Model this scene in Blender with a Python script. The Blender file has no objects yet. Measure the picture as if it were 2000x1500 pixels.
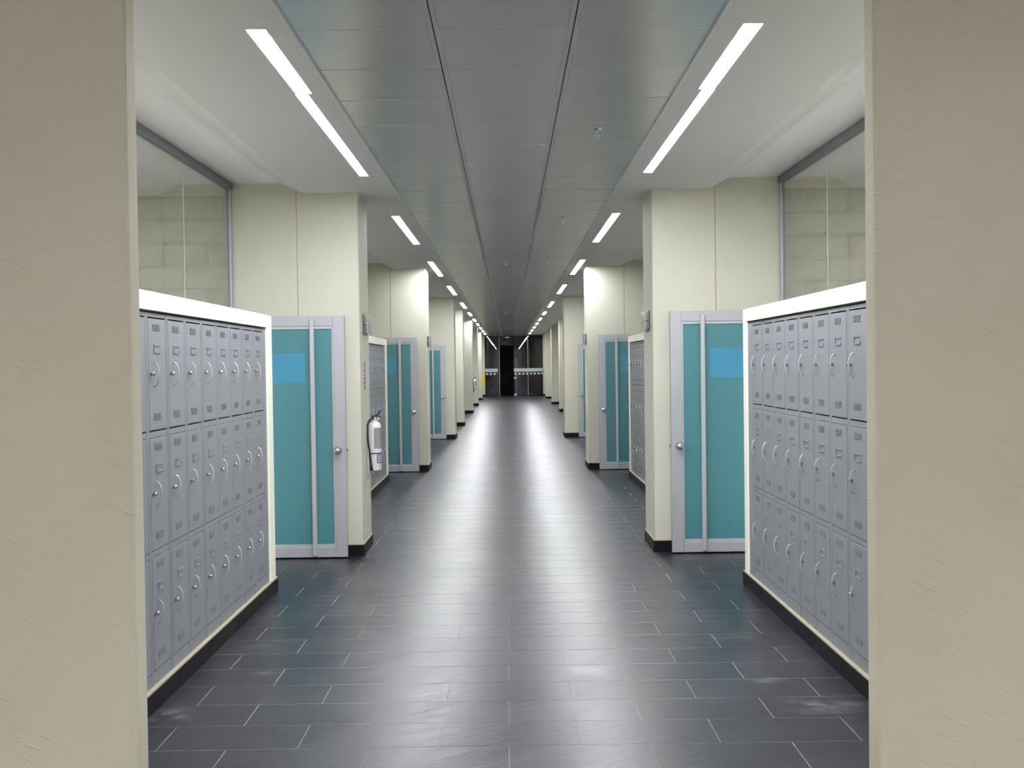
import bpy, bmesh, math, random
from mathutils import Vector, Matrix
random.seed(7)
S = bpy.context.scene
COL = S.collection
CAM_H = 1.62
F = 2075.0

# ---------------------------------------------------------------- camera, world, exposure
cam_d = bpy.data.cameras.new('camera')
cam = bpy.data.objects.new('camera', cam_d)
COL.objects.link(cam)
cam_d.sensor_width = 36.0
cam_d.lens = F / 2000.0 * 36.0
cam_d.clip_end = 200
ROLL = 0.0133
cx = Vector((1.0, -8.0 / F, -ROLL)).normalized()
up = Vector((ROLL, 39.0 / F, 1.0))
up = (up - cx * up.dot(cx)).normalized()
back = cx.cross(up).normalized()
R3 = Matrix((cx, up, back)).transposed()
cam.matrix_world = Matrix.Translation((0, 0, CAM_H)) @ R3.to_4x4()
S.camera = cam

w = bpy.data.worlds.new('night'); S.world = w; w.use_nodes = True
w.node_tree.nodes['Background'].inputs[0].default_value = (0.010, 0.012, 0.022, 1)
w.node_tree.nodes['Background'].inputs[1].default_value = 0.3
S.view_settings.view_transform = 'Standard'
S.view_settings.look = 'None'
S.view_settings.gamma = 1.0
S.view_settings.use_curve_mapping = False
S.view_settings.exposure = 0.22
LAMP = 105.0          # emission of the corridor tubes
HALL = 38.0           # emission of the lamps in the hall behind
try:
    S.cycles.max_bounces = 10
    S.cycles.diffuse_bounces = 6
    S.cycles.sample_clamp_indirect = 4.0
except Exception:
    pass

# ---------------------------------------------------------------- helpers
def box(bm, x0, x1, y0, y1, z0, z1, mi=0):
    vs = [bm.verts.new(p) for p in ((x0,y0,z0),(x1,y0,z0),(x1,y1,z0),(x0,y1,z0),(x0,y0,z1),(x1,y0,z1),(x1,y1,z1),(x0,y1,z1))]
    for q in ((0,3,2,1),(4,5,6,7),(0,1,5,4),(1,2,6,5),(2,3,7,6),(3,0,4,7)):
        f = bm.faces.new([vs[i] for i in q]); f.material_index = mi
    return vs

def cyl(bm, p0, p1, r0, r1=None, n=16, mi=0, caps=True):
    r1 = r0 if r1 is None else r1
    p0, p1 = Vector(p0), Vector(p1)
    d = (p1 - p0).normalized()
    a = d.orthogonal().normalized(); b = d.cross(a)
    A = [bm.verts.new(p0 + (a*math.cos(t) + b*math.sin(t))*r0) for t in [2*math.pi*i/n for i in range(n)]]
    B = [bm.verts.new(p1 + (a*math.cos(t) + b*math.sin(t))*r1) for t in [2*math.pi*i/n for i in range(n)]]
    for i in range(n):
        f = bm.faces.new((A[i], A[(i+1)%n], B[(i+1)%n], B[i])); f.smooth = True; f.material_index = mi
    if caps:
        f = bm.faces.new(A[::-1]); f.material_index = mi
        f = bm.faces.new(B); f.material_index = mi

def lathe(bm, prof, origin=(0,0,0), axis='Z', n=24, mi=0):
    o = Vector(origin); rings = []
    for r, h in prof:
        ring = []
        for i in range(n):
            t = 2*math.pi*i/n; c, s = r*math.cos(t), r*math.sin(t)
            v = {'Z': (c, s, h), 'Y': (c, h, s), 'X': (h, c, s)}[axis]
            ring.append(bm.verts.new(o + Vector(v)))
        rings.append(ring)
    for A, B in zip(rings, rings[1:]):
        for i in range(n):
            f = bm.faces.new((A[i], A[(i+1)%n], B[(i+1)%n], B[i])); f.smooth = True; f.material_index = mi
    bm.faces.new(rings[0][::-1]).material_index = mi
    bm.faces.new(rings[-1]).material_index = mi

def tube(bm, pts, r, n=8, mi=0):
    pts = [Vector(p) for p in pts]; rings = []
    ref = None
    for i, p in enumerate(pts):
        d = (pts[min(i+1, len(pts)-1)] - pts[max(i-1, 0)]).normalized()
        if ref is None: ref = d.orthogonal().normalized()
        a = (ref - d*ref.dot(d)).normalized(); ref = a; b = d.cross(a)
        rings.append([bm.verts.new(p + (a*math.cos(t)+b*math.sin(t))*r) for t in [2*math.pi*k/n for k in range(n)]])
    for A, B in zip(rings, rings[1:]):
        for i in range(n):
            f = bm.faces.new((A[i], A[(i+1)%n], B[(i+1)%n], B[i])); f.smooth = True; f.material_index = mi
    bm.faces.new(rings[0][::-1]).material_index = mi
    bm.faces.new(rings[-1]).material_index = mi

def prism(bm, pts, y0, y1, mi=0, smooth=()):
    """pts: polygon in (x, z), extruded along y"""
    A = [bm.verts.new((x, y0, z)) for x, z in pts]; B = [bm.verts.new((x, y1, z)) for x, z in pts]
    n = len(pts)
    for i in range(n):
        f = bm.faces.new((A[i], A[(i+1)%n], B[(i+1)%n], B[i])); f.material_index = mi
        if i in smooth: f.smooth = True
    bm.faces.new(A[::-1]).material_index = mi
    bm.faces.new(B).material_index = mi

def finish(bm, name, mats, bevel=0.0, seg=2):
    bmesh.ops.recalc_face_normals(bm, faces=bm.faces)
    if bevel:
        es = [e for e in bm.edges if len(e.link_faces) == 2 and e.calc_face_angle(0) > 0.6]
        bmesh.ops.bevel(bm, geom=es, offset=bevel, segments=seg, profile=0.5, affect='EDGES', clamp_overlap=True)
    me = bpy.data.meshes.new(name); bm.to_mesh(me); bm.free()
    for m in (mats if isinstance(mats, (list, tuple)) else [mats]): me.materials.append(m)
    return me

def link(name, me, parent=None, loc=(0,0,0), rot=(0,0,0)):
    o = bpy.data.objects.new(name, me); COL.objects.link(o)
    o.location = loc; o.rotation_euler = rot
    if parent is not None: o.parent = parent
    return o

def obj(name, bm, mats, parent=None, bevel=0.0, loc=(0,0,0), rot=(0,0,0), seg=2):
    return link(name, finish(bm, name, mats, bevel, seg), parent, loc, rot)

def tag(o, label=None, cat=None, group=None, kind=None):
    if label: o['label'] = label
    if cat: o['category'] = cat
    if group: o['group'] = group
    if kind: o['kind'] = kind
    return o

def struct(o, label=None, cat=None):
    return tag(o, label, cat, None, 'structure')

def copy_tree(o, parent=None):
    c = o.copy(); COL.objects.link(c)
    if parent is not None: c.parent = parent
    for ch in list(o.children): copy_tree(ch, c)
    return c

# ---------------------------------------------------------------- materials
def mat(name, color, rough=0.5, metal=0.0, **kw):
    m = bpy.data.materials.new(name); m.use_nodes = True
    b = m.node_tree.nodes['Principled BSDF']
    b.inputs['Base Color'].default_value = (*color, 1)
    b.inputs['Roughness'].default_value = rough
    b.inputs['Metallic'].default_value = metal
    for k, v in kw.items(): b.inputs[k].default_value = v
    return m

def N(m, t, **props):
    n = m.node_tree.nodes.new(t)
    for k, v in props.items(): setattr(n, k, v)
    return n

def noise_bump(m, scale, strength, dist=0.01, detail=4, stretch=None, coord='Object'):
    nt = m.node_tree; b = nt.nodes['Principled BSDF']
    tc = N(m, 'ShaderNodeTexCoord'); mp = N(m, 'ShaderNodeMapping')
    if stretch: mp.inputs['Scale'].default_value = stretch
    nz = N(m, 'ShaderNodeTexNoise'); nz.inputs['Scale'].default_value = scale; nz.inputs['Detail'].default_value = detail
    bp = N(m, 'ShaderNodeBump'); bp.inputs['Strength'].default_value = strength; bp.inputs['Distance'].default_value = dist
    nt.links.new(tc.outputs[coord], mp.inputs[0]); nt.links.new(mp.outputs[0], nz.inputs['Vector'])
    nt.links.new(nz.outputs['Fac'], bp.inputs['Height']); nt.links.new(bp.outputs[0], b.inputs['Normal'])
    return nz, bp, tc, mp

def vary(m, scale, c0, c1, stretch=None, coord='Object', detail=5, lo=0.3, hi=0.7):
    nt = m.node_tree; b = nt.nodes['Principled BSDF']
    tc = N(m, 'ShaderNodeTexCoord'); mp = N(m, 'ShaderNodeMapping')
    if stretch: mp.inputs['Scale'].default_value = stretch
    nz = N(m, 'ShaderNodeTexNoise'); nz.inputs['Scale'].default_value = scale; nz.inputs['Detail'].default_value = detail
    cr = N(m, 'ShaderNodeValToRGB')
    cr.color_ramp.elements[0].position = lo; cr.color_ramp.elements[0].color = (*c0, 1)
    cr.color_ramp.elements[1].position = hi; cr.color_ramp.elements[1].color = (*c1, 1)
    nt.links.new(tc.outputs[coord], mp.inputs[0]); nt.links.new(mp.outputs[0], nz.inputs['Vector'])
    nt.links.new(nz.outputs['Fac'], cr.inputs[0]); nt.links.new(cr.outputs[0], b.inputs['Base Color'])
    return cr

M = {}
M['plaster'] = mat('cream_plaster', (0.66, 0.645, 0.55), 0.75)
vary(M['plaster'], 1.6, (0.585, 0.575, 0.48), (0.625, 0.615, 0.52))
noise_bump(M['plaster'], 60, 0.25, 0.004)

def entrance_plaster():
    m = mat('trowelled_plaster', (0.66, 0.61, 0.49), 0.8)
    nt = m.node_tree; b = nt.nodes['Principled BSDF']
    vary(m, 1.3, (0.58, 0.54, 0.425), (0.65, 0.61, 0.495), detail=6)
    tc = N(m, 'ShaderNodeTexCoord')
    # trowel scratches: warped, stretched ridges
    mp = N(m, 'ShaderNodeMapping'); mp.vector_type = 'TEXTURE'; mp.inputs['Scale'].default_value = (1/7, 1/7, 1/48); mp.inputs['Rotation'].default_value = (0, 0.45, 0)
    n1 = N(m, 'ShaderNodeTexNoise'); n1.inputs['Scale'].default_value = 1.5; n1.inputs['Detail'].default_value = 2.0; n1.inputs['Distortion'].default_value = 0.35
    cr = N(m, 'ShaderNodeValToRGB'); e = cr.color_ramp.elements
    e[0].position = 0.60; e[0].color = (0,0,0,1); e[1].position = 0.70; e[1].color = (1,1,1,1)
    n3 = N(m, 'ShaderNodeTexNoise'); n3.inputs['Scale'].default_value = 3.2; n3.inputs['Detail'].default_value = 2
    c3 = N(m, 'ShaderNodeValToRGB'); c3.color_ramp.elements[0].position = 0.38; c3.color_ramp.elements[1].position = 0.72
    mul = N(m, 'ShaderNodeMath', operation='MULTIPLY')
    n2 = N(m, 'ShaderNodeTexNoise'); n2.inputs['Scale'].default_value = 70; n2.inputs['Detail'].default_value = 5
    ad = N(m, 'ShaderNodeMath', operation='MULTIPLY_ADD'); ad.inputs[1].default_value = 0.6
    bp = N(m, 'ShaderNodeBump'); bp.inputs['Strength'].default_value = 0.6; bp.inputs['Distance'].default_value = 0.0035
    L = nt.links.new
    L(tc.outputs['Object'], mp.inputs[0]); L(mp.outputs[0], n1.inputs['Vector']); L(n1.outputs['Fac'], cr.inputs[0])
    L(tc.outputs['Object'], n3.inputs['Vector']); L(n3.outputs['Fac'], c3.inputs[0])
    L(cr.outputs[0], mul.inputs[0]); L(c3.outputs[0], mul.inputs[1])
    L(tc.outputs['Object'], n2.inputs['Vector'])
    L(n2.outputs['Fac'], ad.inputs[0]); L(mul.outputs[0], ad.inputs[2])
    L(ad.outputs[0], bp.inputs['Height']); L(bp.outputs[0], b.inputs['Normal'])
    return m
M['entrance'] = entrance_plaster()
M['surround'] = mat('white_painted_plaster', (0.86, 0.83, 0.72), 0.6)
noise_bump(M['surround'], 50, 0.15, 0.003)
M['gypsum'] = mat('white_gypsum_ceiling', (0.84, 0.84, 0.85), 0.85)
M['metal_panel'] = mat('brushed_metal_panel', (0.66, 0.66, 0.645), 0.25, 0.5)
noise_bump(M['metal_panel'], 2.0, 0.05, 0.02, 3, (1, 22, 1), 'Object')
M['rail'] = mat('pale_ceiling_rail', (0.66, 0.66, 0.68), 0.4, 0.2)
M['rail_dark'] = mat('dark_rail_groove', (0.05, 0.05, 0.06), 0.5, 0.3)
M['trim_metal'] = mat('pale_trim', (0.88, 0.88, 0.90), 0.4, 0.1)
M['grout'] = mat('grey_grout', (0.27, 0.27, 0.25), 0.9)

def slate():
    m = mat('dark_slate', (0.05, 0.05, 0.06), 0.4)
    nt = m.node_tree; b = nt.nodes['Principled BSDF']; L = nt.links.new
    geo = N(m, 'ShaderNodeNewGeometry')
    oi = N(m, 'ShaderNodeObjectInfo')
    # cloudy mineral colour
    n1 = N(m, 'ShaderNodeTexNoise'); n1.inputs['Scale'].default_value = 2.2; n1.inputs['Detail'].default_value = 8; n1.inputs['Roughness'].default_value = 0.65
    cr = N(m, 'ShaderNodeValToRGB'); e = cr.color_ramp.elements
    e[0].position = 0.3; e[0].color = (0.015, 0.015, 0.022, 1); e[1].position = 0.75; e[1].color = (0.036, 0.034, 0.043, 1)
    L(geo.outputs['Position'], n1.inputs['Vector']); L(n1.outputs['Fac'], cr.inputs[0])
    # one slab a little lighter than the next
    hsv = N(m, 'ShaderNodeHueSaturation'); mr = N(m, 'ShaderNodeMapRange')
    mr.inputs['To Min'].default_value = 0.86; mr.inputs['To Max'].default_value = 1.16
    L(oi.outputs['Random'], mr.inputs['Value']); L(mr.outputs[0], hsv.inputs['Value']); L(cr.outputs[0], hsv.inputs['Color'])
    # dusty scuffs
    nd = N(m, 'ShaderNodeTexNoise'); nd.inputs['Scale'].default_value = 1.15; nd.inputs['Detail'].default_value = 9; nd.inputs['Roughness'].default_value = 0.72
    mpd = N(m, 'ShaderNodeMapping'); mpd.inputs['Scale'].default_value = (0.9, 1.7, 1); mpd.inputs['Location'].default_value = (3.1, 0.4, 0)
    cd = N(m, 'ShaderNodeValToRGB'); cd.color_ramp.elements[0].position = 0.62; cd.color_ramp.elements[1].position = 0.80
    cd.color_ramp.elements[1].color = (0.45, 0.45, 0.45, 1)
    mx = N(m, 'ShaderNodeMix', data_type='RGBA'); mx.inputs[7].default_value = (0.27, 0.27, 0.26, 1)
    L(geo.outputs['Position'], mpd.inputs[0]); L(mpd.outputs[0], nd.inputs['Vector']); L(nd.outputs['Fac'], cd.inputs[0])
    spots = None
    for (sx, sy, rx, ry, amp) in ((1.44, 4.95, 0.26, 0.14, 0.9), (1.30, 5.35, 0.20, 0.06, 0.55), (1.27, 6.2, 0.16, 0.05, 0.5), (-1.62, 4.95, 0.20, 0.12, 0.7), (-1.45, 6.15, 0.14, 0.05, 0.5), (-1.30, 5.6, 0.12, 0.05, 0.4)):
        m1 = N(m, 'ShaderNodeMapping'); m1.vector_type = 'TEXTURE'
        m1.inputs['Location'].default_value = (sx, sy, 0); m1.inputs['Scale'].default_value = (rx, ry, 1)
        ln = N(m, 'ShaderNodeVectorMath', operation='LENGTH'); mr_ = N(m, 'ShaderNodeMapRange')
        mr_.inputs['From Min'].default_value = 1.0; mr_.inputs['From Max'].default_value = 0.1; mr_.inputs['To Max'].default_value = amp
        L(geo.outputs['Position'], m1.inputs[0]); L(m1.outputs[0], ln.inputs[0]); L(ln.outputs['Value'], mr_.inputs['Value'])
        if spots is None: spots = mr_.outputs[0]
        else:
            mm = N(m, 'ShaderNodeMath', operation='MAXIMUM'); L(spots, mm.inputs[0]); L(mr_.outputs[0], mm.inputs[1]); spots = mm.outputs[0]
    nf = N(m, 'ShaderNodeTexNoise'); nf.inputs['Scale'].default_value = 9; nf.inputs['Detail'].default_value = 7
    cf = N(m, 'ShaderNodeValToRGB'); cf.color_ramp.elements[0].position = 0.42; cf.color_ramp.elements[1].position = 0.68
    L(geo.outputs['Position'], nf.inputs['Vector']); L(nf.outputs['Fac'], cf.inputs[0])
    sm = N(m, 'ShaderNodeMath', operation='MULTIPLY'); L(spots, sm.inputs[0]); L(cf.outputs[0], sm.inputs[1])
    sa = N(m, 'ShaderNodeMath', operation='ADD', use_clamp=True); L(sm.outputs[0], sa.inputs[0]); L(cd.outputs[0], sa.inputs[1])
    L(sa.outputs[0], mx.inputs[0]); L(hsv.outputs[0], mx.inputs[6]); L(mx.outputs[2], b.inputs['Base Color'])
    # cleft relief, diagonal
    mp = N(m, 'ShaderNodeMapping'); mp.vector_type = 'TEXTURE'; mp.inputs['Scale'].default_value = (1/2.2, 1/8.0, 1); mp.inputs['Rotation'].default_value = (0, 0, 0.6)
    n2 = N(m, 'ShaderNodeTexNoise'); n2.inputs['Scale'].default_value = 1.5; n2.inputs['Detail'].default_value = 9; n2.inputs['Roughness'].default_value = 0.6; n2.inputs['Distortion'].default_value = 1.2
    bp = N(m, 'ShaderNodeBump'); bp.inputs['Strength'].default_value = 0.26; bp.inputs['Distance'].default_value = 0.010
    L(geo.outputs['Position'], mp.inputs[0]); L(mp.outputs[0], n2.inputs['Vector']); L(n2.outputs['Fac'], bp.inputs['Height'])
    L(bp.outputs[0], b.inputs['Normal'])
    mr2 = N(m, 'ShaderNodeMapRange'); mr2.inputs['To Min'].default_value = 0.24; mr2.inputs['To Max'].default_value = 0.40
    L(n1.outputs['Fac'], mr2.inputs['Value']); L(mr2.outputs[0], b.inputs['Roughness'])
    return m
M['slate'] = slate()
M['base_tile'] = mat('black_skirting_tile', (0.009, 0.007, 0.009), 0.5)
M['base_tile'].node_tree.nodes['Principled BSDF'].inputs['Specular IOR Level'].default_value = 0.15
M['caulk'] = mat('cream_bead', (0.40, 0.36, 0.27), 0.8)
M['locker'] = mat('grey_locker_paint', (0.245, 0.258, 0.278), 0.45, 0.1)
noise_bump(M['locker'], 90, 0.05, 0.001)
M['locker_dark'] = mat('locker_inside', (0.03, 0.03, 0.035), 0.7)
M['vent'] = mat('vent_mesh', (0.13, 0.135, 0.15), 0.6)
M['chrome'] = mat('chrome', (0.80, 0.80, 0.82), 0.15, 1.0)
M['alu'] = mat('silver_door_aluminium', (0.46, 0.47, 0.51), 0.42, 0.3)
M['alu_bar'] = mat('pale_aluminium_bar', (0.56, 0.57, 0.61), 0.35, 0.35)
M['teal'] = mat('teal_frosted_glass', (0.070, 0.225, 0.265), 0.30)
M['teal'].node_tree.nodes['Principled BSDF'].inputs['Coat Weight'].default_value = 0.4
M['teal'].node_tree.nodes['Principled BSDF'].inputs['Coat Roughness'].default_value = 0.2
M['film'] = mat('blue_film', (0.060, 0.27, 0.43), 0.35)
M['frame_dark'] = mat('grey_window_frame', (0.20, 0.22, 0.25), 0.4, 0.4)
M['black'] = mat('black_rubber', (0.012, 0.012, 0.014), 0.45)
M['white_paint'] = mat('white_enamel', (0.82, 0.81, 0.85), 0.3)
M['label_grey'] = mat('grey_label', (0.30, 0.30, 0.28), 0.6)
M['label_purple'] = mat('purple_label', (0.20, 0.13, 0.28), 0.6)
M['label_red'] = mat('red_print', (0.42, 0.07, 0.06), 0.6)
M['paper'] = mat('white_paper', (0.55, 0.52, 0.52), 0.7)
M['sign_back'] = mat('dark_green_glass_plate', (0.10, 0.125, 0.115), 0.25)
M['sign_front'] = mat('pale_sign_plate', (0.33, 0.37, 0.36), 0.25)
M['sign_ink'] = mat('dark_sign_print', (0.09, 0.10, 0.12), 0.5)
M['yellow'] = mat('yellow_paint', (0.75, 0.52, 0.01), 0.4)
M['frost'] = mat('frosted_strip', (0.62, 0.65, 0.70), 0.6)
M['red_wall'] = mat('dark_red_brown_wall', (0.05, 0.018, 0.012), 0.6)
vary(M['red_wall'], 1.2, (0.012, 0.008, 0.016), (0.20, 0.06, 0.035))
M['bounce_floor'] = mat('pale_bounce_floor', (0.70, 0.69, 0.65), 0.5)
M['dark'] = mat('night_wall', (0.008, 0.007, 0.016), 0.8)
M['hall_wall'] = mat('pale_hall_wall', (0.62, 0.60, 0.55), 0.8)
M['vent_panel'] = mat('grey_air_vent', (0.30, 0.30, 0.33), 0.5)

def emis(name, color, s):
    m = bpy.data.materials.new(name); m.use_nodes = True; nt = m.node_tree
    nt.nodes.remove(nt.nodes['Principled BSDF'])
    e = N(m, 'ShaderNodeEmission'); e.inputs[0].default_value = (*color, 1); e.inputs[1].default_value = s
    nt.links.new(e.outputs[0], nt.nodes['Material Output'].inputs[0]); return m
M['lamp'] = emis('cool_white_tube', (0.95, 0.97, 1.0), LAMP)
M['class_fill'] = emis('classroom_fill', (0.97, 0.98, 1.0), 60.0)  # emission of the added classroom fill lamps
M['hall_lamp'] = emis('hall_lamp_glow', (0.99, 0.985, 0.97), HALL)
M['exit_glow'] = emis('small_white_lamp', (0.9, 0.95, 1.0), 3.0)

def glass(name, tint, refl):
    m = bpy.data.materials.new(name); m.use_nodes = True; nt = m.node_tree
    nt.nodes.remove(nt.nodes['Principled BSDF'])
    t = N(m, 'ShaderNodeBsdfTransparent'); t.inputs[0].default_value = (*tint, 1)
    g = N(m, 'ShaderNodeBsdfGlossy'); g.inputs['Roughness'].default_value = 0.01; g.inputs[0].default_value = (1,1,1,1)
    fr = N(m, 'ShaderNodeFresnel'); fr.inputs[0].default_value = 1.5
    mu = N(m, 'ShaderNodeMath', operation='MULTIPLY'); mu.inputs[1].default_value = refl
    mx = N(m, 'ShaderNodeMixShader'); L = nt.links.new
    L(fr.outputs[0], mu.inputs[0]); L(mu.outputs[0], mx.inputs[0]); L(t.outputs[0], mx.inputs[1]); L(g.outputs[0], mx.inputs[2])
    L(mx.outputs[0], nt.nodes['Material Output'].inputs[0]); return m
M['glass'] = glass('clear_glass', (0.97, 0.985, 0.98), 0.6)
M['end_glass'] = glass('dark_end_glass', (0.60, 0.62, 0.70), 1.3)

def split_block():
    m = mat('split_face_block', (0.42, 0.40, 0.33), 0.9)
    cr = vary(m, 7, (0.42, 0.40, 0.33), (0.56, 0.55, 0.48), detail=8)
    noise_bump(m, 26, 0.9, 0.02, 8)
    return m
M['block'] = split_block()
M['mortar'] = mat('pale_mortar', (0.68, 0.66, 0.56), 0.9)

# ================================================================ SHELL
Z0, Z1 = 3.45, 54.0          # corridor from the entrance wall to the glass end wall
SOF, UP, MET = 3.09, 3.18, 3.10
SIDE = 2.34
PX = {-1: 1.255, 1: 1.240}

# ---- floor
bm = bmesh.new(); box(bm, -7.5, 7.5, -9, 66, -0.25, -0.0009)
floor = struct(obj('floor', bm, M['grout']), 'dark slate tile floor running the length of the corridor')
def tile_mesh(wd, dp):
    bm = bmesh.new(); g = 0.0016
    x, y = wd/2 - g, dp/2 - g
    t = 0.0009
    B = [bm.verts.new(p) for p in ((-x,-y,-t),(x,-y,-t),(x,y,-t),(-x,y,-t))]
    T = [bm.verts.new((px*(1-0.0012/x*1), py*(1-0.0012/y*1), 0.0)) for px, py in ((-x,-y),(x,-y),(x,y),(-x,y))]
    bm.faces.new(T)
    for i in range(4): bm.faces.new((B[i], B[(i+1)%4], T[(i+1)%4], T[i]))
    return finish(bm, 'floor_tile', M['slate'])
TW, TD = 0.6, 0.3
tm = tile_mesh(TW, TD)
far = bmesh.new(); count = 0
k0 = -44
for k in range(k0, 205):
    y = 4.48 + TD*k + TD/2
    if y > 65: break
    off = 0.3 if k % 2 == 0 else 0.0
    wide = 12 if y < 3.6 else 4
    for i in range(-wide, wide+1):
        x = -0.016 + off + TW*i + TW/2
        if y > 3.6 and abs(x) > 2.45: continue
        if abs(x) > 7: continue
        if y > 3.75 and count < 298:
            o = link('floor_tile', tm, floor, (x, y, 0))
            o.rotation_euler = (random.uniform(-1,1)*0.0012, random.uniform(-1,1)*0.0008, random.choice((0, math.pi)))
            count += 1
        else:
            g = 0.0016; dz = [random.uniform(-0.0003, 0.0003) for _ in range(4)]
            vs = [far.verts.new((x+sx*(TW/2-g), y+sy*(TD/2-g), d)) for (sx, sy), d in zip(((-1,-1),(1,-1),(1,1),(-1,1)), dz)]
            far.faces.new(vs)
ff = obj('tile_field', far, M['slate'], floor); ff['kind'] = 'stuff'

# ---- ceiling
ceil = struct(link('ceiling', None), 'white gypsum soffits either side of a metal panel strip')
bm = bmesh.new(); box(bm, -7.5, 7.5, 3.0, 56, 3.34, 3.5)
obj('ceiling_slab', bm, M['gypsum'], ceil)
for s in (-1, 1):
    prof = [(0.935, 3.30), (0.935, SOF), (1.70, SOF)]
    for i in range(1, 6):
        t = i/6; e = t*t*(3-2*t); prof.append((1.70 + 0.23*t, SOF + (UP-SOF)*e))
    prof += [(1.93, UP), (2.36, UP), (2.36, 3.30)]
    bm = bmesh.new(); prism(bm, [(s*x, z) for x, z in prof], Z0+0.1, Z1+0.3, 0, smooth=range(2, 9))
    obj('soffit', bm, M['gypsum'], ceil)
    bm = bmesh.new()
    box(bm, s*0.9255, s*0.940, Z0+0.22, Z1, SOF-0.004, SOF+0.012)
    obj('edge_trim', bm, M['trim_metal'], ceil)
    bm = bmesh.new()
    xr = 0.308
    for a, b, z, mi in ((xr-0.0185, xr-0.003, MET-0.004, 0), (xr-0.003, xr+0.004, MET+0.001, 1), (xr+0.004, xr+0.0185, MET-0.004, 0)):
        box(bm, s*a, s*b, Z0+0.22, Z1, z, z+0.02, mi)
    obj('ceiling_rail', bm, [M['rail'], M['rail_dark']], ceil)
PD = 0.625
def panel_mesh(wd):
    bm = bmesh.new(); g = 0.0028
    x, y, c = wd/2-g, PD/2-g, 0.003
    lo = [bm.verts.new(p) for p in ((-x+c,-y+c,0),(x-c,-y+c,0),(x-c,y-c,0),(-x+c,y-c,0))]
    hi = [bm.verts.new(p) for p in ((-x,-y,c),(x,-y,c),(x,y,c),(-x,y,c))]
    bm.faces.new(lo[::-1])
    for i in range(4): bm.faces.new((lo[i], lo[(i+1)%4], hi[(i+1)%4], hi[i]))
    top = [bm.verts.new((v.co.x, v.co.y, 0.02)) for v in hi]
    for i in range(4): bm.faces.new((hi[i], hi[(i+1)%4], top[(i+1)%4], top[i]))
    bm.faces.new(top)
    return finish(bm, 'ceiling_panel', M['metal_panel'])
pc, ps = panel_mesh(0.575), panel_mesh(0.598)
k = 0
while True:
    y = 4.71 - 2*PD + PD*k + PD/2
    if y > Z1 - 0.2: break
    for x, me in ((-0.6265, ps), (0, pc), (0.6265, ps)):
        link('ceiling_panel', me, ceil, (x, y, MET), (random.uniform(-1,1)*0.0035, random.uniform(-1,1)*0.0030, 0))
    k += 1
bm = bmesh.new(); box(bm, -0.93, 0.93, Z0+0.2, Z1, MET+0.0015, MET+0.02)
obj('panel_backing', bm, M['trim_metal'], ceil)

# ---- entrance walls (photographer looks through the opening) and hall behind
for s, nm in ((-1, 'wall_entrance_left'), (1, 'wall_entrance_right')):
    bm = bmesh.new()
    x0, x1 = (1.262, 7.4) if s < 0 else (1.235, 7.4)
    box(bm, s*x0, s*x1, 3.56, 3.67, 0, 3.4)
    struct(obj(nm, bm, M['entrance'], None, 0.016, seg=3), 'rough cream trowelled plaster pier filling the %s edge of the view' % ('left' if s < 0 else 'right'))
bm = bmesh.new(); box(bm, -7.4, 7.4, 3.56, 3.66, 3.4, 3.9)
struct(obj('wall_entrance_lintel', bm, M['entrance']))
HX, HY, HZ = 7.4, -9.0, 3.9
for nm, b in (('wall_hall_left', (-HX-0.2, -HX, HY, 3.66, 0, HZ)), ('wall_hall_right', (HX, HX+0.2, HY, 3.66, 0, HZ)),
              ('wall_hall_back', (-HX-0.2, HX+0.2, HY-0.2, HY, 0, HZ)), ('ceiling_hall', (-HX-0.2, HX+0.2, HY-0.2, 3.66, HZ, HZ+0.2))):
    bm = bmesh.new(); box(bm, *b); struct(obj(nm, bm, M['hall_wall']))

# ---- pillars with infill wall and skirting
def skirting(parent, x0, y0, x1, y1, nx, ny, base=0.0):
    """row of black tiles from (x0,y0) to (x1,y1) on a wall whose outward normal is (nx,ny)"""
    L = math.hypot(x1-x0, y1-y0); n = max(1, round(L/0.6)); dx, dy = (x1-x0)/L, (y1-y0)/L
    for i in range(n):
        a, b = L*i/n + 0.001, L*(i+1)/n - 0.001
        bm = bmesh.new()
        p = [(x0+dx*a, y0+dy*a), (x0+dx*b, y0+dy*b)]
        t = 0.012 + random.uniform(0, 0.001)
        xs = [p[0][0], p[1][0], p[0][0]+nx*t, p[1][0]+nx*t]; ys = [p[0][1], p[1][1], p[0][1]+ny*t, p[1][1]+ny*t]
        box(bm, min(xs), max(xs), min(ys), max(ys), 0.0, 0.094)
        obj('baseboard_tile', bm, M['base_tile'], parent, 0.0015, seg=1)
    bm = bmesh.new()
    xs = [x0, x1, x0+nx*0.009, x1+nx*0.009]; ys = [y0, y1, y0+ny*0.009, y1+ny*0.009]
    box(bm, min(xs), max(xs), min(ys), max(ys), 0.094, 0.101)
    obj('bead', bm, M['caulk'], parent)

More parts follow.
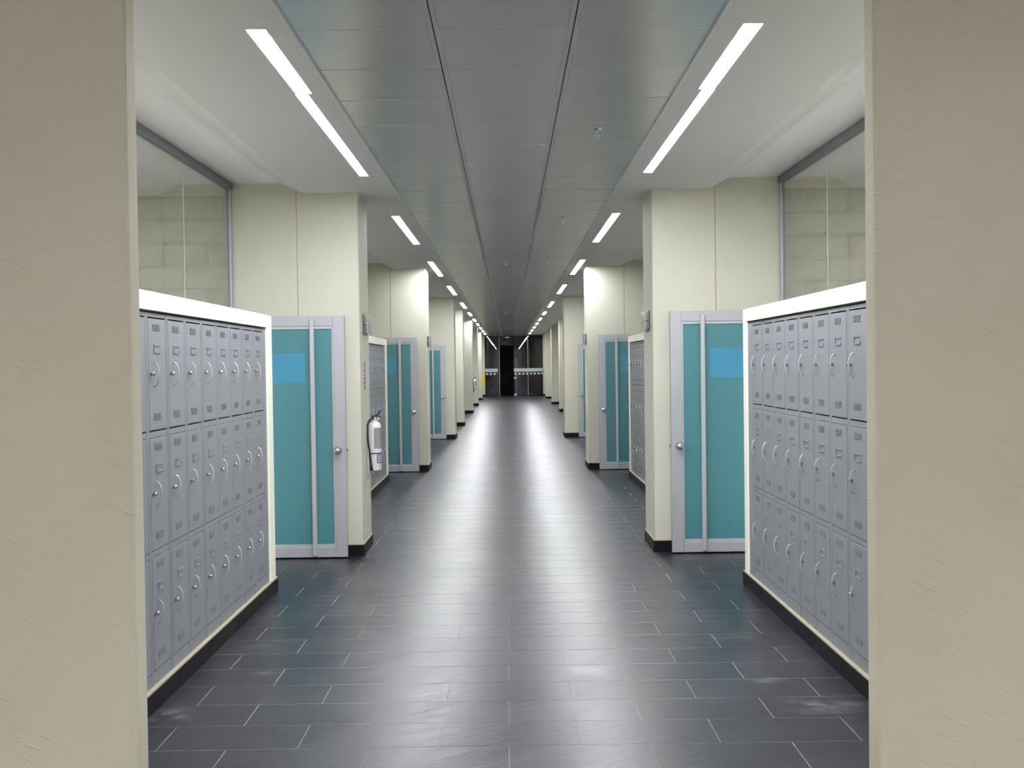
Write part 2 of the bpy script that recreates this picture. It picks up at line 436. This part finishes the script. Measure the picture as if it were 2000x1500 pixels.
ORD = ['first', 'second', 'third', 'fourth', 'fifth', 'sixth', 'seventh', 'eighth', 'ninth', 'tenth', 'eleventh', 'twelfth', 'thirteenth']
pillars = [(-1, 9.05, 9.63, 1.257), (1, 9.05, 9.66, 1.238), (-1, 16.2, 16.8, 1.240), (1, 16.15, 16.75, 1.213),
           (-1, 23.2, 23.8, 1.165), (1, 23.25, 23.85, 1.235), (-1, 28.1, 28.7, 1.180), (-1, 35.3, 35.9, 1.185),
           (-1, 41.7, 42.3, 1.185), (-1, 48.2, 48.8, 1.185), (-1, 53.4, 54.0, 1.165),
           (1, 35.6, 36.2, 1.73), (1, 42.2, 42.8, 1.735), (1, 49.1, 49.7, 1.735), (1, 53.2, 54.0, 1.765)]
cnt = {-1: 0, 1: 0}
for s, y0, y1, x in pillars:
    bm = bmesh.new()
    sx = max(x + 0.4, 1.778)
    box(bm, s*x, s*sx, y0, y1, 0, 3.3)
    side = 'left' if s < 0 else 'right'
    p = struct(obj('pillar', bm, M['plaster'], None, 0.008),
               'cream plastered pillar, %s from the camera on the %s side of the corridor' % (ORD[cnt[s]], side), 'pillar')
    cnt[s] += 1
    if sx < SIDE - 0.05:
        bm = bmesh.new(); box(bm, s*(sx+0.005), s*(SIDE+0.02), y0+0.002, y0+0.25, 0, 3.3)
        obj('infill_panel', bm, M['plaster'], p)
        bm = bmesh.new(); box(bm, s*(sx-0.004), s*(sx+0.009), y0+0.005, y0+0.2, 0, 3.3)
        obj('joint_strip', bm, M['caulk'], p)
    bl = struct(link('baseboard_' + side, None), None)
    skirting(bl, s*x, y0-0.012, s*x, y1, -s, 0)
    skirting(bl, s*(x+0.001), y0, s*(SIDE if x < 1.5 else 2.3), y0, 0, -1)

# ---- corridor side walls behind the alcoves (glass in the first bay)
for s, side in ((-1, 'left'), (1, 'right')):
    bm = bmesh.new(); box(bm, s*SIDE, s*(SIDE+0.15), 9.3, Z1, 0, 3.3)
    struct(obj('wall_' + side, bm, M['plaster']))

# ---- locker walls: plaster surround (recess) of each bay
def surround(s, y_end, n_col, name):
    f, bk = 1.70, 2.29
    LF = y_end - (0.165 if s < 0 else 0.115)   # jamb starts here; grey filler up to it
    L1 = y_end - 0.24              # far end of the lockers
    L0 = L1 - n_col*0.30
    y0 = L0 - 0.2
    bm = bmesh.new()
    def b(a0, a1, c0, c1, z0, z1): box(bm, s*a0, s*a1, c0, c1, z0, z1)
    # one profile swept: header, plinth, far jamb, near jamb, back
    b(f, bk, LF, y_end, 0, 1.99)
    b(f, bk, y0, L0-0.005, 0, 1.99)
    me = None
    o = struct(obj(name, bm, M['surround'], None, 0.012, seg=3))
    for nm, zz in (('header', (1.900, 1.99)), ('plinth', (0.0, 0.102))):
        bm = bmesh.new(); b(f, bk, L0-0.02, LF+0.02, *zz)
        obj(nm, bm, M['surround' if nm == 'header' else 'caulk'], o, 0.002)
    bm = bmesh.new(); b(2.24, bk, L0-0.01, LF+0.01, 0.1, 1.92); obj('back_panel', bm, M['locker_dark'], o)
    bm = bmesh.new(); b(f+0.011, f+0.03, L1+0.003, LF-0.002, 0.104, 1.888); obj('filler_strip', bm, M['locker'], o, 0.001, seg=1)
    bl = struct(link('baseboard_' + ('left' if s < 0 else 'right'), None))
    skirting(bl, s*f, y0, s*f, y_end+0.012, -s, 0)
    skirting(bl, s*f, y_end, s*bk, y_end, 0, 1)
    return L0, L1

# locker column, local frame: x to the viewer's right, front at y=0 facing -y
def locker_proto():
    root = link('locker', None)
    W, ZB, ZT = 0.30, 0.104, 1.888
    bm = bmesh.new()
    rows = [(1.302, 1.888), (0.729, 1.302), (0.150, 0.729)]
    box(bm, 0.0015, 0.022, 0, 0.50, ZB, ZT); box(bm, 0.283, W-0.0015, 0, 0.50, ZB, ZT)
    box(bm, 0.022, 0.283, 0.001, 0.5, ZT-0.018, ZT); box(bm, 0.022, 0.283, 0.001, 0.5, ZB, 0.168)
    for z in (1.302, 0.729): box(bm, 0.022, 0.283, 0.001, 0.5, z-0.014, z+0.014)
    box(bm, 0.02, 0.285, 0.03, 0.034, ZB, ZT, 1)
    obj('body', bm, [M['locker'], M['locker_dark']], root)
    spans = [(1.317, 1.868), (0.745, 1.286), (0.170, 0.713)]
    bm = bmesh.new(); box(bm, 0.0255, 0.2790, -0.001, 0.018, -0.5*0.539, 0.5*0.539); dm = finish(bm, 'locker_door', M['locker'], 0.0018)
    bm = bmesh.new()
    pts = []
    for i in range(13):
        t = math.pi*i/12; pts.append((0, -0.001 - 0.027*math.sin(t)**0.8, 0.058*math.cos(t)))
    tube(bm, pts, 0.0034, 8); hm = finish(bm, 'handle', M['alu_bar'])
    bm = bmesh.new(); lathe(bm, [(0.0075, 0.0), (0.0075, -0.008), (0.011, -0.010), (0.011, -0.017), (0.007, -0.020)], (0,0,0), 'Y', 14); km = finish(bm, 'lock_knob', M['chrome'])
    bm = bmesh.new(); hw, hh = 0.046, 0.017
    box(bm, -hw, hw, -0.0045, 0, -hh-0.003, -hh+0.001); box(bm, -hw, -hw+0.004, -0.004, 0, -hh, hh)
    box(bm, -hw, hw, -0.004, 0, hh-0.002, hh+0.003); box(bm, hw-0.004, hw, -0.003, 0, -hh, -hh+0.012)
    cm = finish(bm, 'card_holder', M['locker'])
    bm = bmesh.new(); hw, hh = 0.052, 0.017
    box(bm, -hw, hw, -0.0006, 0, -hh, hh, 1)
    for i in range(6):
        z = -hh + (i+0.5)*2*hh/6
        box(bm, -hw+0.002, hw-0.002, -0.0022, -0.0006, z-0.0011, z+0.0009, 0)
    vm = finish(bm, 'vent', [M['locker'], M['vent']])
    for a, b in spans:
        c = (a+b)/2
        d = link('locker_door', dm, root, (0, 0, c))
        link('vent', vm, d, (0.143, -0.001, 0.227)); link('vent', vm, d, (0.143, -0.001, -0.205))
        link('card_holder', cm, d, (0.150, -0.001, 0.123))
        link('handle', hm, d, (0.096, 0, 0.0))
        link('lock_knob', km, d, (0.055, -0.001, 0.003))
    return root
proto = None
def fill(s, L0, L1, n, where, group):
    global proto
    for i in range(n):
        if proto is None:
            proto = locker_proto(); o = proto
        else:
            o = copy_tree(proto)
        j = random.uniform(-0.0012, 0.0012)
        if s < 0:
            o.rotation_euler = (0, 0, math.pi/2); o.location = (-1.711 + j, L1 - 0.30*(i+1), 0)
        else:
            o.rotation_euler = (0, 0, -math.pi/2); o.location = (1.711 + j, L1 - 0.30*i, 0)
        if n == 1: pos = ''
        tag(o, 'grey three-door steel locker, %s from the far end of %s' % (ORD[i], where), 'locker', group)
for s, side in ((-1, 'left'), (1, 'right')):
    L0, L1 = surround(s, 7.68, 10, 'wall_%s_lockers' % side)
    fill(s, L0, L1, 10, 'the near %s bank' % side, 'lockers in the near %s bank' % side)
    L0, L1 = surround(s, 14.95 if s < 0 else 15.0, 9, 'wall_%s_lockers' % side)
    fill(s, L0, L1, 9, 'the %s bank past the pillar' % side, 'lockers in the second %s bank' % side)

# ---- glass partition above and behind the near lockers, classroom beyond with split-face block wall
for s, side, wn in ((-1, 'left', 1), (1, 'right', 2)):
    win = struct(link('window_%d' % wn, None), 'tall glass partition above the near %s lockers, grey frame' % side, None)
    def fb(name, y0, y1, z0, z1, m=M['frame_dark'], x0=2.315, x1=2.365, bev=0.002):
        bm = bmesh.new(); box(bm, s*x0, s*x1, y0, y1, z0, z1); return obj(name, bm, m, win, bev, seg=1)
    fb('top_rail', 3.67, 9.05, 3.125, 3.18); fb('jamb', 8.995, 9.045, 0, 3.125, M['alu'], 2.322, 2.350); fb('gasket', 8.990, 9.03, 0, 3.125, M['black'], 2.350, 2.356)
    fb('transom', 7.93, 8.995, 1.99, 2.03); fb('door_post', 7.93, 7.97, 0, 1.99, M['alu'])
    fb('bottom_rail', 3.67, 7.93, 0, 0.05)
    fb('pane', 3.69, 5.80, 0.05, 3.125, M['glass'], 2.336, 2.344, 0)
    fb('pane', 5.802, 7.73, 0.05, 3.125, M['glass'], 2.336, 2.344, 0)
    fb('pane', 7.7315, 7.93, 0.05, 1.99, M['glass'], 2.336, 2.344, 0)
    fb('pane', 7.7315, 8.995, 2.03, 3.125, M['glass'], 2.336, 2.344, 0)
    fb('joint_seal', 7.728, 7.7335, 2.03, 3.125, M['trim_metal'], 2.3352, 2.3358, 0)
    # classroom shell
    CX = 7.3
    bm = bmesh.new(); box(bm, s*2.37, s*CX, 3.68, 9.2, -0.05, 0.006); struct(obj('floor_classroom_%s' % side, bm, M['bounce_floor']))  # unseen pale floor, added to bounce light onto the classroom ceiling and walls
    for nm, b, m in (('wall_classroom_%s' % side, (CX, CX+0.1, 3.66, 9.4, 0, 3.3), 'hall_wall'),
                     ('ceiling_classroom_%s' % side, (2.36, CX, 3.66, 9.4, UP, UP+0.15), 'gypsum')):
        bm = bmesh.new(); box(bm, s*b[0], s*b[1], *b[2:]); struct(obj(nm, bm, M[m]))
    bm = bmesh.new(); box(bm, s*2.36, s*CX, 9.222, 9.42, 0, UP)
    bw = struct(obj('wall_block_%s' % side, bm, M['mortar']), 'split-face concrete block wall seen through the glass on the %s' % side)
    variants = []
    for v in range(4):
        bm = bmesh.new(); nx, nz = 12, 7; bwid, bh = 0.395, 0.1965
        g = [[None]*(nz+1) for _ in range(nx+1)]
        for i in range(nx+1):
            for j in range(nz+1):
                edge = i in (0, nx) or j in (0, nz)
                d = 0.006 if edge else random.uniform(0.008, 0.038)
                g[i][j] = bm.verts.new((-bwid/2 + bwid*i/nx, -d, -bh/2 + bh*j/nz))
        for i in range(nx):
            for j in range(nz):
                f = bm.faces.new((g[i][j], g[i+1][j], g[i+1][j+1], g[i][j+1])); f.smooth = True
        rim = [g[i][0] for i in range(nx+1)] + [g[nx][j] for j in range(1, nz+1)] + [g[i][nz] for i in range(nx-1, -1, -1)] + [g[0][j] for j in range(nz-1, 0, -1)]
        bk = [bm.verts.new((p.co.x, 0, p.co.z)) for p in rim]
        for i in range(len(rim)):
            bm.faces.new((rim[i], rim[(i+1) % len(rim)], bk[(i+1) % len(rim)], bk[i]))
        bm.faces.new(bk)
        me = finish(bm, 'concrete_block', M['block']); variants.append(me)
    for r in range(8):
        z = 1.49 + 0.2025*r + 0.10
        sc = 1.0
        if z + 0.098 > UP: break
        if r % 2:
            h = link('concrete_block', random.choice(variants), bw, (s*2.467, 9.222, z)); h.scale = (0.48, 1, 1)
        for c in range(7):
            x = 2.45 + 0.4*c + (0.2 if r % 2 else 0.0)
            link('concrete_block', random.choice(variants), bw, (s*(x+0.12), 9.222, z), (0, random.choice((0, math.pi)) , 0))
    t = link('classroom_fill_light', None); t.location = (s*3.7, 5.2, UP - 0.001)  # added fill lamp out of view, brightens the block wall and classroom ceiling
    tag(t, 'added unseen fill light in the classroom behind the %s glass' % side, 'ceiling light')
    bm = bmesh.new(); box(bm, -0.32, 0.32, -0.62, 0.62, -0.004, 0); obj('housing', bm, M['white_paint'], t)
    bm = bmesh.new(); box(bm, -0.30, 0.30, -0.60, 0.60, -0.006, -0.0042); obj('diffuser', bm, M['class_fill'], t)
    # ceiling air vent in the classroom
    av = link('air_vent', None); tag(av, 'grey air vent panel in the classroom ceiling behind the %s glass' % side, 'vent')
    av.location = (s*3.35, 7.75, UP)
    bm = bmesh.new(); box(bm, -0.36, 0.36, -0.36, 0.36, -0.012, 0); obj('frame', bm, M['vent_panel'], av, 0.003)
    for q in range(9):
        bm = bmesh.new(); box(bm, -0.31, 0.31, -0.30+q*0.07, -0.275+q*0.07, -0.02, -0.011); obj('slat', bm, M['vent_panel'], av)

# ---- doors standing open against the pillars. local: hinge side x=0, latch edge at x=W (mirrored for the right)
def make_door(n, s, yd, xe, W, label):
    d = struct(link('door_%d' % n, None), label)
    d.location = (s*(xe + W), yd, 0)        # hinge
    e = -s                                   # direction from hinge to latch edge
    T = 0.042
    def b(name, u0, u1, z0, z1, m, y0=-T/2, y1=T/2, bev=0.0015):
        bm = bmesh.new(); box(bm, e*u0, e*u1, y0, y1, z0, z1); return obj(name, bm, m, d, bev, seg=1)
    z0, z1 = 0.012, 2.045
    b('stile', W-0.095, W, z0, z1, M['alu']); b('stile', 0, 0.095, z0, z1, M['alu'])
    b('rail', 0.096, W-0.096, z0, z0+0.082, M['alu']); b('rail', 0.096, W-0.096, z1-0.085, z1, M['alu'])
    b('glazing_bead', 0.096, W-0.096, z0+0.082, z0+0.108, M['alu_bar'], -0.014, 0.014)
    b('glazing_bead', 0.096, W-0.096, z1-0.110, z1-0.085, M['alu_bar'], -0.014, 0.014)
    b('glazing_bead', W-0.110, W-0.0955, z0+0.108, z1-0.110, M['alu_bar'], -0.014, 0.014)
    b('glass_pane', 0.096, W-0.110, z0+0.108, z1-0.110, M['teal'], -0.005, 0.005, 0)
    b('film_panel', 0.12, W-0.335, 1.485, 1.735, M['film'], -0.0065, -0.0052, 0)
    ub = W - 0.270
    b('pull_bar', ub-0.019, ub+0.019, z0+0.012, z1-0.025, M['alu_bar'], -T/2-0.028, -T/2-0.001, 0.006)
    bm = bmesh.new()
    lathe(bm, [(0.034, 0.0), (0.034, -0.006), (0.014, -0.010), (0.013, -0.030), (0.024, -0.036), (0.030, -0.048), (0.028, -0.060), (0.018, -0.068), (0.006, -0.070)], (e*(W-0.068), -T/2, 0.912), 'Y', 24)
    obj('knob', bm, M['chrome'], d)
    bm = bmesh.new(); box(bm, e*W, e*(W+0.016), -0.010, 0.008, 0.902, 0.922); box(bm, e*(W-0.001), e*(W+0.0015), -0.014, 0.014, 0.86, 0.965)
    obj('latch', bm, M['chrome'], d, 0.001, seg=1)
    return d
doors = [(-1, 8.955, 1.372, 0.90, 'first open teal glass door on the left, beyond the near lockers'),
         (1, 8.955, 1.368, 0.90, 'first open teal glass door on the right, beyond the near lockers'),
         (-1, 16.10, 1.365, 0.88, 'second open teal glass door on the left, behind the white fire extinguisher'),
         (1, 16.05, 1.368, 0.88, 'second open teal glass door on the right, past the first pillar'),
         (-1, 23.10, 1.36, 0.88, 'third open teal glass door on the left, farthest on that side'),
         (1, 23.15, 1.53, 0.74, 'third open door on the right, a sliver seen past the second pillar')]
for i, (s, y, xe, W, lab) in enumerate(doors): make_door(i+1, s, y, xe, W, lab)

# ---- linear ceiling lights
def light(s, x, y0, y1, wd, label):
    t = link('ceiling_light', None); t.location = (s*x, (y0+y1)/2, SOF); h = (y1-y0)/2
    tag(t, label, 'ceiling light', 'linear ceiling lights in the %s row' % ('left' if s < 0 else 'right'))
    bm = bmesh.new(); e = 0.008
    box(bm, -wd/2-e, -wd/2, -h-e, h+e, -0.006, -0.0005); box(bm, wd/2, wd/2+e, -h-e, h+e, -0.006, -0.0005)
    box(bm, -wd/2, wd/2, -h-e, -h, -0.006, -0.0005); box(bm, -wd/2, wd/2, h, h+e, -0.006, -0.0005)
    obj('frame', bm, M['trim_metal'], t)
    bm = bmesh.new(); box(bm, -wd/2, wd/2, -h, h, -0.0065, -0.001)
    obj('diffuser', bm, M['lamp'], t, 0.003, seg=2)
centres = [11.68, 16.35, 21.1, 26.5, 31.0, 35.2, 39.1, 43.1, 47.1, 51.2]
for s, side in ((-1, 'left'), (1, 'right')):
    light(s, 1.075 if s < 0 else 1.087, 4.64, 5.735, 0.084, 'short bright ceiling light nearest the camera in the %s row' % side)
    light(s, 1.090 if s < 0 else 1.100, 5.745, 8.23, 0.066, 'long bright ceiling light in the %s row, before the first pillar' % side)
    for i, c in enumerate(centres):
        hl = 1.22 if c < 30 else 0.95
        light(s, 1.085, c-hl, c+hl, 0.072, 'linear ceiling light in the %s row, %s after the first pillar' % (side, ORD[i]))

# lamps of the hall behind the camera
for i, (x, y) in enumerate([(-4.2, -2.5), (0, -2.5), (4.2, -2.5), (-4.2, -6), (0, -6), (4.2, -6)]):
    t = link('hall_light', None); t.location = (x, y, HZ - 0.002)
    tag(t, 'square hall ceiling light, %s of the %s row' % (('left one', 'middle one', 'right one')[i % 3], 'front' if i < 3 else 'back'), 'ceiling light', 'hall lights behind the camera')
    bm = bmesh.new(); box(bm, -0.62, 0.62, -0.62, 0.62, -0.052, -0.002); obj('housing', bm, M['trim_metal'], t, 0.004)
    bm = bmesh.new(); box(bm, -0.57, 0.57, -0.57, 0.57, -0.056, -0.0505); obj('diffuser', bm, M['hall_lamp'], t)

# ---- signs on pillar flanks. local: x viewer's right, facing -y, origin centre
def room_sign(s, x, y, label, z=1.987):
    t = link('room_sign', None); t.location = (s*x, y, z); t.rotation_euler = (0, 0, math.pi/2 if s < 0 else -math.pi/2)
    tag(t, label, 'sign', 'projecting room signs on the pillars')
    bm = bmesh.new(); box(bm, -0.14, 0.14, -0.010, -0.002, -0.084, 0.084); obj('back_plate', bm, M['sign_back'], t, 0.001, seg=1)
    bm = bmesh.new(); box(bm, -0.14, 0.14, -0.042, -0.036, -0.082, 0.082); f = obj('front_plate', bm, M['sign_front'], t, 0.001, seg=1)
    for u in (-0.128, 0.128):
        bm = bmesh.new(); cyl(bm, (u, -0.001, 0.003), (u, -0.050, 0.003), 0.005, n=12); obj('standoff', bm, M['chrome'], t)
    bm = bmesh.new()
    y0, y1 = -0.0432, -0.0421
    # standing figure, box beside it, two lines of small print
    lathe(bm, [(0.001, 0.040), (0.008, 0.042), (0.011, 0.050), (0.008, 0.058), (0.001, 0.060)], (-0.055, -0.0425, 0), 'Z', 12)
    box(bm, -0.073, -0.037, y0, y1, 0.000, 0.037); box(bm, -0.068, -0.057, y0, y1, -0.035, 0.000); box(bm, -0.053, -0.042, y0, y1, -0.035, 0.000)
    box(bm, 0.020, 0.028, y0, y1, -0.010, 0.045); box(bm, 0.010, 0.075, y0, y1, -0.018, -0.010); box(bm, 0.010, 0.075, y0, y1, -0.030, -0.026)
    for q, (a, b) in enumerate(((-0.09, 0.06), (-0.09, 0.08))): box(bm, a, b, y0, y1, -0.056-q*0.014, -0.048-q*0.014)
    for v in bm.verts:
        if v.co.y < -0.044: v.co.y = -0.0435
        if v.co.y > -0.0421: v.co.y = -0.0421
    obj('pictogram', bm, M['sign_ink'], f)
    return t
room_sign(-1, 1.257, 9.38, 'small glass room sign on the flank of the first left pillar, above the fire extinguisher')
room_sign(1, 1.238, 9.37, 'small glass room sign on the flank of the first right pillar')
room_sign(-1, 1.240, 16.50, 'small glass room sign on the flank of the second left pillar')
room_sign(1, 1.213, 16.45, 'small glass room sign on the flank of the second right pillar')

# instruction sheet above the extinguisher
t = link('instruction_sheet', None); t.location = (-1.257, 9.30, 1.533); t.rotation_euler = (0, 0, math.pi/2)
tag(t, 'narrow white sheet with dark and red pictures above the fire extinguisher', 'sign')
bm = bmesh.new(); box(bm, -0.085, 0.085, -0.0025, -0.0002, -0.125, 0.125); sh = obj('sheet', bm, M['paper'], t)
def patch(par, u0, u1, z0, z1, m, y=-0.0031, nm='print'):
    bm = bmesh.new(); box(bm, u0, u1, y, y+0.0006, z0, z1); return obj(nm, bm, m, par)
patch(sh, -0.07, 0.07, 0.075, 0.118, M['label_grey'])
for i, (z, m) in enumerate(((0.045, 'label_purple'), (0.010, 'label_grey'), (-0.025, 'label_purple'), (-0.058, 'label_purple'))):
    patch(sh, -0.06, -0.015, z-0.014, z+0.014, M[m]); patch(sh, 0.0, 0.055, z-0.010, z+0.012, M[m])
bm = bmesh.new()
for a in (0.6, -0.6, 1.57):
    dx, dz = math.cos(a)*0.05, math.sin(a)*0.026
    cyl(bm, (-dx, -0.0028, -0.098-dz), (dx, -0.0028, -0.098+dz), 0.007, n=6)
for v in bm.verts: v.co.y = max(-0.0033, min(-0.0026, v.co.y))
obj('red_print', bm, M['label_red'], sh)

# ---- fire extinguishers
def extinguisher(wx, y, label):
    t = link('fire_extinguisher', None); t.location = (wx, y, 0.0)
    tag(t, label, 'fire extinguisher')
    c = (0.066, 0)
    bm = bmesh.new()
    prof = [(0.030, 0.686), (0.050, 0.690), (0.054, 0.700), (0.054, 1.075), (0.050, 1.095), (0.038, 1.115), (0.020, 1.127), (0.016, 1.140)]
    lathe(bm, prof, (c[0], c[1], 0), 'Z', 28); obj('cylinder', bm, M['white_paint'], t)
    def band(a0, a1, z0, z1, r, m, nm, par=t):
        bm = bmesh.new(); n = 12; A = []
        for i in range(n+1):
            a = a0 + (a1-a0)*i/n
            A.append([bm.verts.new((c[0]+rr*math.cos(a), c[1]+rr*math.sin(a), z)) for rr, z in ((r, z0), (r, z1), (r-0.0015, z1), (r-0.0015, z0))])
        for P, Q in zip(A, A[1:]):
            for k in range(4): bm.faces.new((P[k], P[(k+1)%4], Q[(k+1)%4], Q[k]))
        bm.faces.new(A[0]); bm.faces.new(A[-1][::-1])
        for f in bm.faces: f.smooth = False
        return obj(nm, bm, m, par)
    band(-1.65, 0.35, 0.885, 1.070, 0.0555, M['label_grey'], 'instruction_label')
    pl = band(-1.25, 0.35, 0.755, 0.835, 0.0555, M['label_purple'], 'contents_label')
    for z in (0.775, 0.797, 0.818): band(-1.15, -0.2, z-0.004, z+0.004, 0.0562, M['white_paint'], 'print', pl)
    bm = bmesh.new(); lathe(bm, [(0.018, 1.135), (0.020, 1.150), (0.013, 1.155), (0.013, 1.170)], (c[0], 0, 0), 'Z', 16)
    cyl(bm, (c[0], 0, 1.150), (c[0]+0.048, -0.010, 1.150), 0.008, n=10); obj('valve', bm, M['chrome'], t)
    bm = bmesh.new(); cyl(bm, (c[0]+0.030, -0.02, 1.150), (c[0]+0.030, -0.030, 1.150), 0.014, n=16); obj('pressure_gauge', bm, M['paper'], t)
    bm = bmesh.new()
    tube(bm, [(c[0]-0.030, 0, 1.165), (c[0], 0, 1.172), (c[0]+0.030, -0.01, 1.188), (c[0]+0.050, -0.02, 1.222)], 0.008, 8)
    tube(bm, [(c[0]-0.020, 0, 1.158), (c[0]+0.025, -0.01, 1.160), (c[0]+0.050, -0.02, 1.172)], 0.007, 8)
    obj('squeeze_lever', bm, M['black'], t)
    bm = bmesh.new()
    hp = [(c[0]-0.010, -0.01, 1.155), (c[0]-0.035, -0.035, 1.150), (c[0]-0.058, -0.050, 1.110), (c[0]-0.062, -0.060, 1.03), (c[0]-0.055, -0.064, 0.93), (c[0]-0.042, -0.064, 0.86), (c[0]-0.036, -0.064, 0.78), (c[0]-0.032, -0.064, 0.755)]
    # smooth the polyline
    for _ in range(2):
        q = [hp[0]]
        for a, b in zip(hp, hp[1:]):
            a, b = Vector(a), Vector(b); q += [tuple(a*0.75+b*0.25), tuple(a*0.25+b*0.75)]
        q.append(hp[-1]); hp = q
    tube(bm, hp, 0.0085, 8); obj('hose', bm, M['black'], t)
    bm = bmesh.new(); cyl(bm, (c[0]-0.032, -0.064, 0.752), (c[0]-0.028, -0.064, 0.692), 0.011, 0.014, 12); obj('nozzle', bm, M['black'], t)
    band(-math.pi, math.pi, 0.838, 0.848, 0.057, M['black'], 'strap')
    bm = bmesh.new(); box(bm, 0.0, 0.010, -0.045, 0.045, 0.66, 1.12); box(bm, 0.004, 0.03, -0.058, -0.052, 0.836, 0.850); obj('bracket', bm, M['white_paint'], t, 0.002)
    return t
extinguisher(-1.257, 9.46, 'white fire extinguisher with black hose strapped to the first left pillar')
extinguisher(-1.185, 35.62, 'distant white fire extinguisher on a far left pillar')
bm = bmesh.new()
t = link('alarm_box', None); t.location = (-1.185, 48.45, 0.88); tag(t, 'small yellow wall box on the far left pillar before the glass wall', 'box')
box(bm, 0, 0.13, -0.12, 0.12, -0.235, 0.225); obj('case', bm, M['yellow'], t, 0.01)
bm = bmesh.new(); box(bm, 0.002, 0.135, -0.125, 0.125, 0.18, 0.235); obj('lid', bm, M['yellow'], t, 0.008)

# ---- sprinklers and detectors
def sprinkler(x, y, i):
    t = link('sprinkler', None); t.location = (x, y, MET)
    tag(t, 'chrome pendant sprinkler head on the metal ceiling, %s from the camera' % ORD[i], 'sprinkler', 'sprinkler heads along the ceiling')
    bm = bmesh.new(); lathe(bm, [(0.036, 0.0), (0.036, -0.003), (0.018, -0.008)], (0,0,0), 'Z', 20); obj('escutcheon', bm, M['chrome'], t)
    bm = bmesh.new(); cyl(bm, (0,0,-0.006), (0,0,-0.028), 0.009, n=12)
    for s in (-1, 1): tube(bm, [(s*0.006,0,-0.026), (s*0.014,0,-0.038), (s*0.004,0,-0.054)], 0.003, 6)
    obj('yoke', bm, M['chrome'], t)
    bm = bmesh.new(); cyl(bm, (0,0,-0.054), (0,0,-0.057), 0.016, n=16); obj('deflector', bm, M['chrome'], t)
for i, y in enumerate((6.75, 10.8, 14.85, 19.0, 23.1)): sprinkler(0.58, y, i)
for i, y in enumerate((15.7, 30.4)):
    t = link('smoke_detector', None); t.location = (-0.02, y, MET)
    tag(t, 'small white smoke detector on the centre ceiling panel, %s' % ('nearer' if i == 0 else 'farther'), 'smoke detector')
    bm = bmesh.new(); lathe(bm, [(0.05, 0.0), (0.05, -0.012), (0.040, -0.020)], (0,0,0), 'Z', 24); obj('base', bm, M['white_paint'], t)
    bm = bmesh.new(); lathe(bm, [(0.034, -0.020), (0.030, -0.036), (0.012, -0.042)], (0,0,0), 'Z', 24); obj('sensor', bm, M['white_paint'], t)

# ---- glass end wall with open doorway, vestibule in the dark beyond
we = struct(link('wall_end', None), 'dark glass end wall with frosted band and open doorway')
def eb(name, x0, x1, z0, z1, m, y0=Z1-0.006, y1=Z1+0.006, bev=0):
    bm = bmesh.new(); box(bm, x0, x1, y0, y1, z0, z1); return obj(name, bm, m, we, bev)
for a, b in ((-1.165, -0.45), (0.30, 1.00), (1.04, 1.77)):
    eb('glass_pane', a, b, 0.03, 3.07, M['end_glass'])
eb('glass_pane', -0.41, 0.28, 2.55, 3.07, M['end_glass'])
for x in (-0.43, 1.02): eb('mullion', x-0.010, x+0.010, 0, 3.08, M['alu_bar'], Z1-0.03, Z1+0.03)
eb('door_edge', 0.425, 0.437, 0.03, 1.95, M['alu_bar'], Z1-0.02, Z1-0.008)
eb('head_rail', -1.17, 1.77, 3.06, 3.10, M['frame_dark'], Z1-0.03, Z1+0.03)
for a, b in ((-1.160, -0.52), (0.30, 1.765)):
    eb('frosted_band', a, b, 1.225, 1.395, M['frost'], Z1-0.0095, Z1-0.0065)
    n = round((b-a)/0.195)
    for i in range(n):
        x = a + 0.195*i + 0.03
        eb('frosted_square', x, x+0.115, 1.075, 1.17, M['frost'], Z1-0.0095, Z1-0.0065)
eb('lock_plate', 0.30, 0.41, 0.86, 0.965, M['alu_bar'], Z1-0.03, Z1-0.0065, 0.003)
eb('floor_hinge', 0.31, 0.42, 0.004, 0.12, M['alu_bar'], Z1-0.03, Z1-0.0065, 0.003)
t = link('hanging_sign', None); t.location = (-0.14, 54.3, 2.69); tag(t, 'small pale sign hanging above the far doorway', 'sign')
bm = bmesh.new(); box(bm, -0.16, 0.16, -0.01, 0.01, -0.085, 0.085); pl = obj('plate', bm, M['sign_front'], t, 0.004)
for q in range(3):
    bm = bmesh.new(); box(bm, -0.11, 0.11-0.05*q, -0.0125, -0.0105, 0.035-0.04*q, 0.050-0.04*q); obj('print', bm, M['sign_ink'], pl)
for x in (-0.12, 0.12):
    bm = bmesh.new(); cyl(bm, (x, 0, 0.085), (x, 0, 0.39), 0.003, n=6); obj('hanger', bm, M['alu_bar'], t)
t = link('doorway_light', None); t.location = (-0.02, 56.0, 3.05); tag(t, 'small lit ceiling lamp just past the far doorway', 'ceiling light')
bm = bmesh.new(); box(bm, -0.12, 0.12, -0.09, 0.09, -0.02, 0.03); obj('housing', bm, M['frame_dark'], t, 0.003)
bm = bmesh.new(); box(bm, -0.10, 0.10, -0.07, 0.07, -0.03, -0.0205); obj('diffuser', bm, M['exit_glow'], t)
for nm, b, m in (('wall_vestibule_left', (-2.6, -2.5, 54.1, 60.5, 0, 3.3), 'dark'), ('wall_vestibule_right', (2.5, 2.6, 54.1, 60.5, 0, 3.3), 'dark'),
                 ('wall_vestibule_back', (-2.6, 2.6, 60.5, 60.7, 0, 3.3), 'red_wall'), ('ceiling_vestibule', (-2.6, 2.6, 54.05, 60.7, 3.08, 3.3), 'dark')):
    bm = bmesh.new(); box(bm, *b); struct(obj(nm, bm, M[m]))
